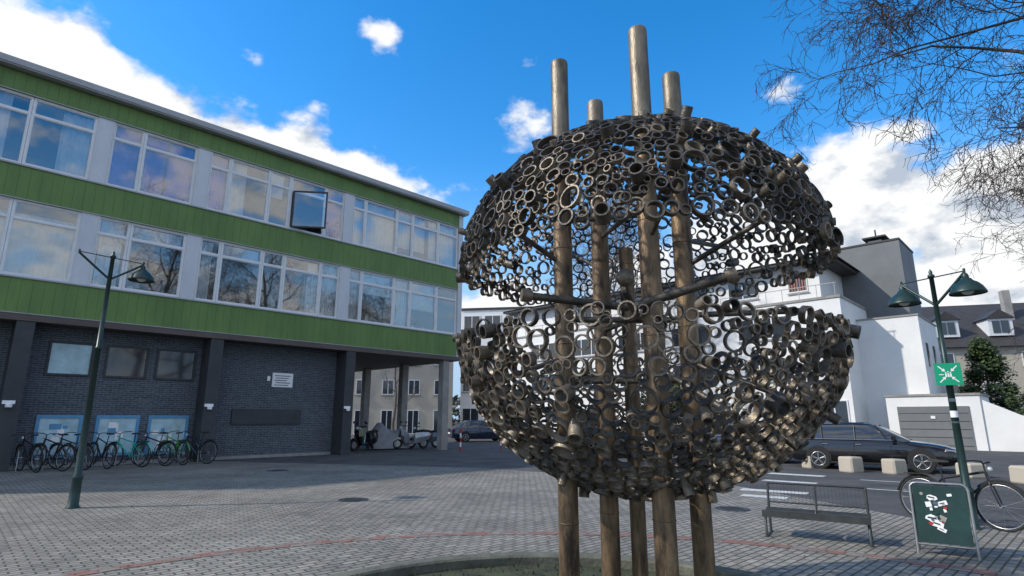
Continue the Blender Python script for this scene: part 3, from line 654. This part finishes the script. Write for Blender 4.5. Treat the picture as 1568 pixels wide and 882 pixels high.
# ------------------------------------------------------------------ cars
def car(pos,ang,paint,wagon=True,scale=1):
    e=empty('parked_car',(pos[0],pos[1],0)); M=Matrix.Translation((pos[0],pos[1],0))@Matrix.Rotation(ang,4,'Z')@Matrix.Scale(scale,4)
    mb=MB(); mb.M=M
    X=[-2.33,-2.28,-2.1,-1.7,-1.3,-.8,0,.6,.95,1.35,1.75,2.05,2.25,2.34]
    W=[.72,.80,.87,.90,.905,.91,.91,.91,.905,.90,.87,.82,.74,.62]
    T=[.86,.93,.96,.965,.965,.96,.95,.94,.93,.88,.83,.77,.70,.62]
    B=[.42,.30,.25,.20,.19,.18,.18,.18,.18,.19,.2,.22,.26,.34]
    secs=[]
    for x,w_,t,b in zip(X,W,T,B):
        h=t-b
        half=[(0,b),(w_*.88,b),(w_*.98,b+h*.15),(w_,b+h*.4),(w_*.995,b+h*.62),(w_*.955,t-.07),(w_*.86,t-.005),(w_*.45,t+.02)]
        full=[(x,y,z) for y,z in half]+[(x,0,t+.03)]+[(x,-y,z) for y,z in half[::-1][:-1]]
        secs.append(full)
    mb.loft(secs,0,True)
    if wagon: GX=[(-2.22,.95,.80,.0),(-2.12,1.10,.78,.0),(-1.9,1.38,.70,0),(-1.2,1.44,.70,0),(-.3,1.46,.70,0),(.15,1.43,.69,0),(.5,1.28,.70,0),(1.15,.92,.78,0)]
    else: GX=[(-2.0,.95,.78,0),(-1.75,1.15,.74,0),(-1.3,1.40,.69,0),(-.8,1.46,.69,0),(-.3,1.47,.70,0),(.15,1.44,.69,0),(.5,1.28,.70,0),(1.15,.92,.78,0)]
    secs=[]
    for x,zt,wr,_ in GX:
        zb=.93; zt=max(zt,zb+.01)
        f=(zt-zb)/.5; wb_=.83
        we=wb_-(wb_-.62)*f
        half=[(wb_,zb-.03),(we+.02,zt-.05*f),(we-.05,zt-.0*f),(we*.5,zt+.02*f)]
        secs.append([(x,y,z) for y,z in half]+[(x,0,zt+.025*f)]+[(x,-y,z) for y,z in half[::-1]])
    def mf(i,k):
        if k in (0,7): return 1
        if i>=5: return 1
        if i<=1: return 1
        return 0
    mb.loft(secs,0,True,closed=False,caps=False,matf=mf)
    make('body',mb,[paint,M_darkglass],e,merge=True)
    mb=MB(); mb.M=M
    for sg in (1,-1):
        for x0,x1 in ((-.28,-.30),(-1.22,-1.26),(.62,.30)):
            mb.poly_tube([(x0,sg*.835,.93),(x1,sg*.66,1.40)],[.022,.02],6,0)
        mb.poly_tube([(-2.0,sg*.62,1.43),(-1.0,sg*.63,1.475),(0,sg*.63,1.47)],[.012]*3,6,1)
        mb.loft([[(.72,sg*.88,.95),(.72,sg*1.04,.95),(.72,sg*1.04,1.08),(.72,sg*.88,1.08)],[(.84,sg*.9,.97),(.84,sg*1.0,.97),(.84,sg*1.0,1.06),(.84,sg*.9,1.06)]],0)
        for x in (.66,-.32,-1.22): mb.box(x-.006,x+.006,sg*.91-.004,sg*.91+.004,.35,.88,1)
        for x in (.05,-.9): mb.cbox((x-.25,sg*.912,.80),(.16,.02,.025),2)
        mb.poly_tube([(-1.95,sg*.845,.955),(-.3,sg*.85,.955),(.75,sg*.85,.945)],[.01]*3,6,2)
        mb.box(-1.9,1.9,min(sg*.895,sg*.915),max(sg*.895,sg*.915),.20,.26,1)
        mb.loft([[(2.02,sg*.80,.62),(2.02,sg*.82,.72),(2.02,sg*.45,.74),(2.02,sg*.45,.64)],[(2.30,sg*.68,.60),(2.28,sg*.69,.67),(2.3,sg*.40,.68),(2.33,sg*.40,.60)]],3)
        mb.box(-2.325,-2.2,min(sg*.55,sg*.84),max(sg*.55,sg*.84),.74,.88,4)
        for x in (-1.38,1.42):
            mb.tube((x,sg*.86,.36),(x,sg*.918,.36),.375,n=28,mat=1)
            mb.tube((x,sg*.74,.325),(x,sg*.935,.325),.325,n=28,mat=1)
            mb.torus((x,sg*.93,.325),(0,1,0),.215,.018,28,6,2)
            for k in range(5):
                a=k*2*math.pi/5+.3
                for da in (-.12,.12): mb.tube((x+.04*math.cos(a),sg*.938,.325+.04*math.sin(a)),(x+.21*math.cos(a+da),sg*.938,.325+.21*math.sin(a+da)),.013,n=5,mat=2)
            mb.tube((x,sg*.93,.325),(x,sg*.95,.325),.045,n=12,mat=2)
    mb.box(2.30,2.345,-.42,.42,.42,.56,1); mb.box(2.345,2.36,-.26,.26,.36,.46,5); mb.box(-2.35,-2.325,-.26,.26,.55,.66,5)
    make('trim_and_wheels',mb,[paint,M_black,M_alu,M_lightl,M_taill,M_swhite],e)
an=math.atan2(-1.45,1.9)
car((11.75,19.5),an,M_carb)
car((9.0,23.4),an+.05,M_carblue,False)
car((14.4,26.2),an+rad(10),M_carg,False,1.05)
car((-2.3,43),rad(20),M_carblue,False)
car((9.5,28.5),an,M_carg,False)
car((4.5,31),an,M_carb,False)

# ------------------------------------------------------------------ stone blocks
for (x,y,wd,hh) in [(10.06,20.0,.5,.42),(10.5,18.5,.52,.45),(11.45,17.9,.5,.42),(12.9,16.8,.55,.38),(13.2,15.2,.7,.42)]:
    e=empty('stone_block',(x,y,0)); mb=MB(); mb.M=Matrix.Translation((x,y,0))@Matrix.Rotation(random.uniform(-.2,.4),4,'Z')
    a=wd/2
    secs=[]
    for z,k in ((0,.96),(.03,1),(hh-.04,.97),(hh,.88)):
        q=a*k; c=q*.82; secs.append([(q,c,z),(c,q,z),(-c,q,z),(-q,c,z),(-q,-c,z),(-c,-q,z),(c,-q,z),(q,-c,z)])
    mb.loft(secs,0,False); make('block',mb,[M_cream],e)
for (x,y) in [(-2.6,29.9),(-.6,31.5)]:
    mb=MB()
    for i in range(5): mb.lathe([(.045,.22*i),(.045,.22*(i+1))],(x,y,0),12,i%2)
    mb.ball((x,y,1.1),.045,12,6,0); make('striped_post',mb,[M_redm,M_swhite])

# ------------------------------------------------------------------ scooters
def scooter(pos,ang,colm,sc_=1.15,name='motor_scooter'):
    e=empty(name,(pos[0],pos[1],0)); mb=MB(); mb.M=Matrix.Translation((pos[0],pos[1],0))@Matrix.Rotation(ang,4,'Z')@Matrix.Scale(sc_,4)
    for x in (-.6,.65):
        mb.torus((x,0,.25),(0,1,0),.19,.06,24,8,1); mb.tube((x,-.03,.25),(x,.03,.25),.14,n=16,mat=2)
    def sec(x,w_,z0,z1): return [(x,-w_,z0),(x,w_,z0),(x,w_*1.1,(z0+z1)/2),(x,w_*.7,z1),(x,-w_*.7,z1),(x,-w_*1.1,(z0+z1)/2)]
    mb.loft([sec(-.95,.06,.55,.66),sec(-.8,.13,.42,.74),(sec(-.4,.17,.28,.76)),sec(-.15,.15,.25,.70),sec(-.08,.12,.22,.35),sec(.3,.13,.22,.32),sec(.38,.14,.22,.4)],0)
    mb.loft([sec(-.9,.09,.74,.82),sec(-.55,.14,.75,.86),sec(-.2,.12,.72,.80),sec(-.08,.06,.70,.74)],1)
    mb.loft([[(.36,-.2,.3),(.36,.2,.3),(.42,.15,.3),(.42,-.15,.3)],[(.42,-.22,.6),(.42,.22,.6),(.52,.14,.6),(.52,-.14,.6)],[(.42,-.15,.92),(.42,.15,.92),(.5,.1,.92),(.5,-.1,.92)]],0)
    mb.loft([[(.45,-.07,.5),(.45,.07,.5),(.45,.07,.42),(.45,-.07,.42)],[(.68,-.08,.53),(.68,.08,.53),(.68,.08,.44),(.68,-.08,.44)],[(.88,-.05,.40),(.88,.05,.40),(.86,.05,.34),(.86,-.05,.34)]],0)
    mb.tube((.44,0,.9),(.66,0,.3),.03,n=8,mat=1); mb.poly_tube([(.33,-.34,1.02),(.42,-.15,1.0),(.42,.15,1.0),(.33,.34,1.02)],[.018]*4,8,1)
    mb.ball((.5,0,.93),.08,12,8,3)
    for sg in (1,-1): mb.tube((.40,sg*.25,1.0),(.38,sg*.32,1.15),.006,n=4,mat=1); mb.ball((.38,sg*.33,1.18),.05,8,6,1)
    mb.box(-1.0,-.9,-.1,.1,.5,.62,4)
    make('scooter_body',mb,[colm,M_black,M_alu,M_lightl,M_taill],e)
scooter((-5.5,32.2),rad(210),M_alu,1.2); scooter((-4.9,33.0),rad(205),M_carg,1.15)
scooter((-7.6,30.6),rad(240),M_carb,1.2,'motorcycle'); scooter((-7.9,32.3),rad(235),M_bgreen,1.15,'motorcycle')
mb=MB(); e=empty('covered_scooter',(-6.7,31.9,0)); mb.M=Matrix.Translation((-6.7,31.9,0))@Matrix.Rotation(rad(215),4,'Z')@Matrix.Scale(1.15,4)
secs=[]
for i,(x,h,wd) in enumerate([(-1.05,.5,.16),(-.98,.78,.24),(-.6,.92,.3),(-.2,.86,.3),(.15,.98,.34),(.4,1.22,.4),(.55,1.2,.36),(.8,.85,.26),(.98,.5,.18)]):
    secs.append([(x+.02*math.sin(k*2.1+i),wd*(1.15+.06*math.sin(k*5+i))*math.cos(math.pi*k/14),.05+(h-.05)*(math.sin(math.pi*k/14)**.55 if 0<k<14 else 0)) for k in range(15)])
mb.loft(secs,0,True,closed=False,caps=True); make('tarp_cover',mb,[M_tarp],e,merge=True)

# ------------------------------------------------------------------ trees
def bare_tree(name,base,h,seed,r0,levels,lens,counts,up=.15,droop=0,lean=(0,0),trunk=.35,mats=None,angs=(45,50,50,50,50),tw=.006,shr=.55):
    rnd=random.Random(seed); e=empty(name,(base[0],base[1],0)); tb=MB(); tg=MB()
    def grow(p,d,L_,r,lev):
        nseg=(7,7,5,4,3,3)[min(lev,5)]; pts=[p.copy()]; rs=[r]; q=p.copy(); dd=d.copy()
        for i in range(nseg):
            j=.10 if lev==0 else .24
            dd=(dd+V((rnd.gauss(0,j),rnd.gauss(0,j),rnd.gauss(0,j)))+V((0,0,(up if lev<3 else -droop)))*.5).normalized()
            q=q+dd*(L_/nseg); pts.append(q.copy()); rs.append(max(tw*.6,r*(1-.8*(i+1)/nseg)))
        (tb if lev<2 else tg).poly_tube(pts,rs,(12,8,5,4,3,3)[min(lev,5)],0,False)
        if lev>=levels: return
        for k in range(counts[lev]):
            t=trunk+(1-trunk)*(k+rnd.random())/counts[lev] if lev==0 else .15+.85*(k+rnd.random())/counts[lev]
            t=min(.999,t); fi=t*nseg; i=int(fi); f=fi-i; pp=pts[i].lerp(pts[i+1],f); rr=rs[i]*(1-f)+rs[i+1]*f
            tan=(pts[i+1]-pts[i]).normalized(); o=tan.orthogonal().normalized(); a=rnd.random()*6.28 if lev else k*2.4+rnd.random()*.5
            o=(o*math.cos(a)+tan.cross(o)*math.sin(a)); an_=rad(angs[min(lev,4)]+rnd.uniform(-15,15))
            nd=(tan*math.cos(an_)+o*math.sin(an_)).normalized()
            grow(pp,nd,lens[lev+1]*rnd.uniform(.7,1.25)*(1.15-.5*t if lev==0 else 1.1-.4*t),max(tw,rr*shr),lev+1)
    grow(V((base[0],base[1],-.05)),V((lean[0],lean[1],1)).normalized(),h,r0,0)
    mats=mats or (M_bark,M_twig)
    make('trunk_and_limbs',tb,[mats[0]],e); make('twigs',tg,[mats[1]],e)
bare_tree('bare_tree',(13.6,9.0),12,11,.28,5,(0,6.8,3.0,1.5,.8,.4),(15,8,6,5,3),up=.12,droop=.30,lean=(-.05,.0),angs=(62,48,48,45,45),tw=.0080,trunk=.46,shr=.47)
bare_tree('bare_tree',(23.0,20.5),13,23,.30,5,(0,7.5,3.4,1.9,1.0,.5),(13,7,6,4,2),up=.10,droop=.25,angs=(60,48,48,45,45),tw=.011,trunk=.44,shr=.45)
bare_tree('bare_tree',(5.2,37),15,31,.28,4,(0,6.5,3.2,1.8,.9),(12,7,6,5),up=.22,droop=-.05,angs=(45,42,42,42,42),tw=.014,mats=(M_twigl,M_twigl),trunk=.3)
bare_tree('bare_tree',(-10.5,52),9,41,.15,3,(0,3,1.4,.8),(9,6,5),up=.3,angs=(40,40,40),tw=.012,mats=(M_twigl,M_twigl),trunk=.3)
# tall trees on the other side of the street (seen reflected in the school windows)
bare_tree('bare_tree',(18.5,1.0),19,51,.40,4,(0,7.5,3.6,2.0,1.0),(13,7,6,4),up=.2,angs=(48,45,42,42,42),tw=.014,trunk=.25)
bare_tree('bare_tree',(27.0,9.5),19,61,.40,4,(0,7.5,3.6,2.0,1.0),(13,7,6,4),up=.2,angs=(48,45,42,42,42),tw=.014,trunk=.25)
def foliage(name,base,h,rw,seed,n,lf,leafm,cone=True):
    rnd=random.Random(seed); e=empty(name,(base[0],base[1],0)); tb=MB(); tb.tube((base[0],base[1],0),(base[0],base[1],h*.8),.12,.03,8); make('trunk',tb,[M_bark],e)
    lb=MB(); cl=[]
    for i in range(70):
        t=rnd.random()**.8; a=rnd.random()*6.28; R_=rw*((1-t)**.75 if cone else math.sqrt(max(.05,1-(2*t-1)**2)))*rnd.uniform(.5,1.05)
        cl.append((V((base[0]+R_*math.cos(a),base[1]+R_*math.sin(a),h*(.05+.93*t))),rnd.uniform(.16,.34)*rw))
    for i in range(n):
        c,cr_=rnd.choice(cl); v=V((rnd.gauss(0,1),rnd.gauss(0,1),rnd.gauss(0,1))).normalized()*cr_*rnd.uniform(.5,1.1); p=c+v
        if p.z<.03: continue
        a=V((rnd.gauss(0,1),rnd.gauss(0,1),rnd.gauss(0,1))).normalized(); b=a.orthogonal().normalized(); s_=lf*rnd.uniform(.6,1.4)
        lb.add([p-a*s_,p+b*s_*.5,p+a*s_,p-b*s_*.5],[(0,1,2,3)],rnd.choice([0,0,1]))
    make('foliage',lb,leafm,e)
foliage('conifer_tree',(28.6,34.8),6.3,1.9,3,14000,.10,[M_leafd,M_leafl])
foliage('evergreen_shrub',(33.2,36.5),3.2,1.8,4,7000,.10,[M_leafd,M_leafl],False)
foliage('evergreen_shrub',(8.2,31),3.4,2.4,5,8000,.10,[M_leafd,M_leafl],False)
foliage('evergreen_shrub',(27.2,46),12.5,2.2,6,7000,.16,[M_leafd,M_leafl],True)
mb=MB()
for i in range(9): mb.tube((30+i*1.2,33-i*.3,0),(30+i*1.2,33-i*.3,1.3),.03,n=6)
for k in range(6):
    mb.tube((30,33,.2+k*.2),(39.6,30.6,.2+k*.2),.01,n=4)
make('green_fence',mb,[M_bgreen])
rnd=random.Random(9); lb=MB()
for i in range(16000):
    a=rnd.uniform(-75,75); R_=rnd.uniform(105,125); hh=5+4*math.sin(a*.35)+2.5*math.sin(a*1.1+1)+2
    z=rnd.random()**.8*max(2,hh); p=V((R_*math.sin(rad(a)),R_*math.cos(rad(a)),z)); u=V((rnd.gauss(0,1),rnd.gauss(0,1),rnd.gauss(0,1))).normalized(); v=u.orthogonal().normalized(); s_=rnd.uniform(.3,.8)
    lb.add([p-u*s_,p+v*s_*.6,p+u*s_,p-v*s_*.6],[(0,1,2,3)],rnd.choice([0,1]))
make('distant_trees',lb,[M_twigl,M_leafd])
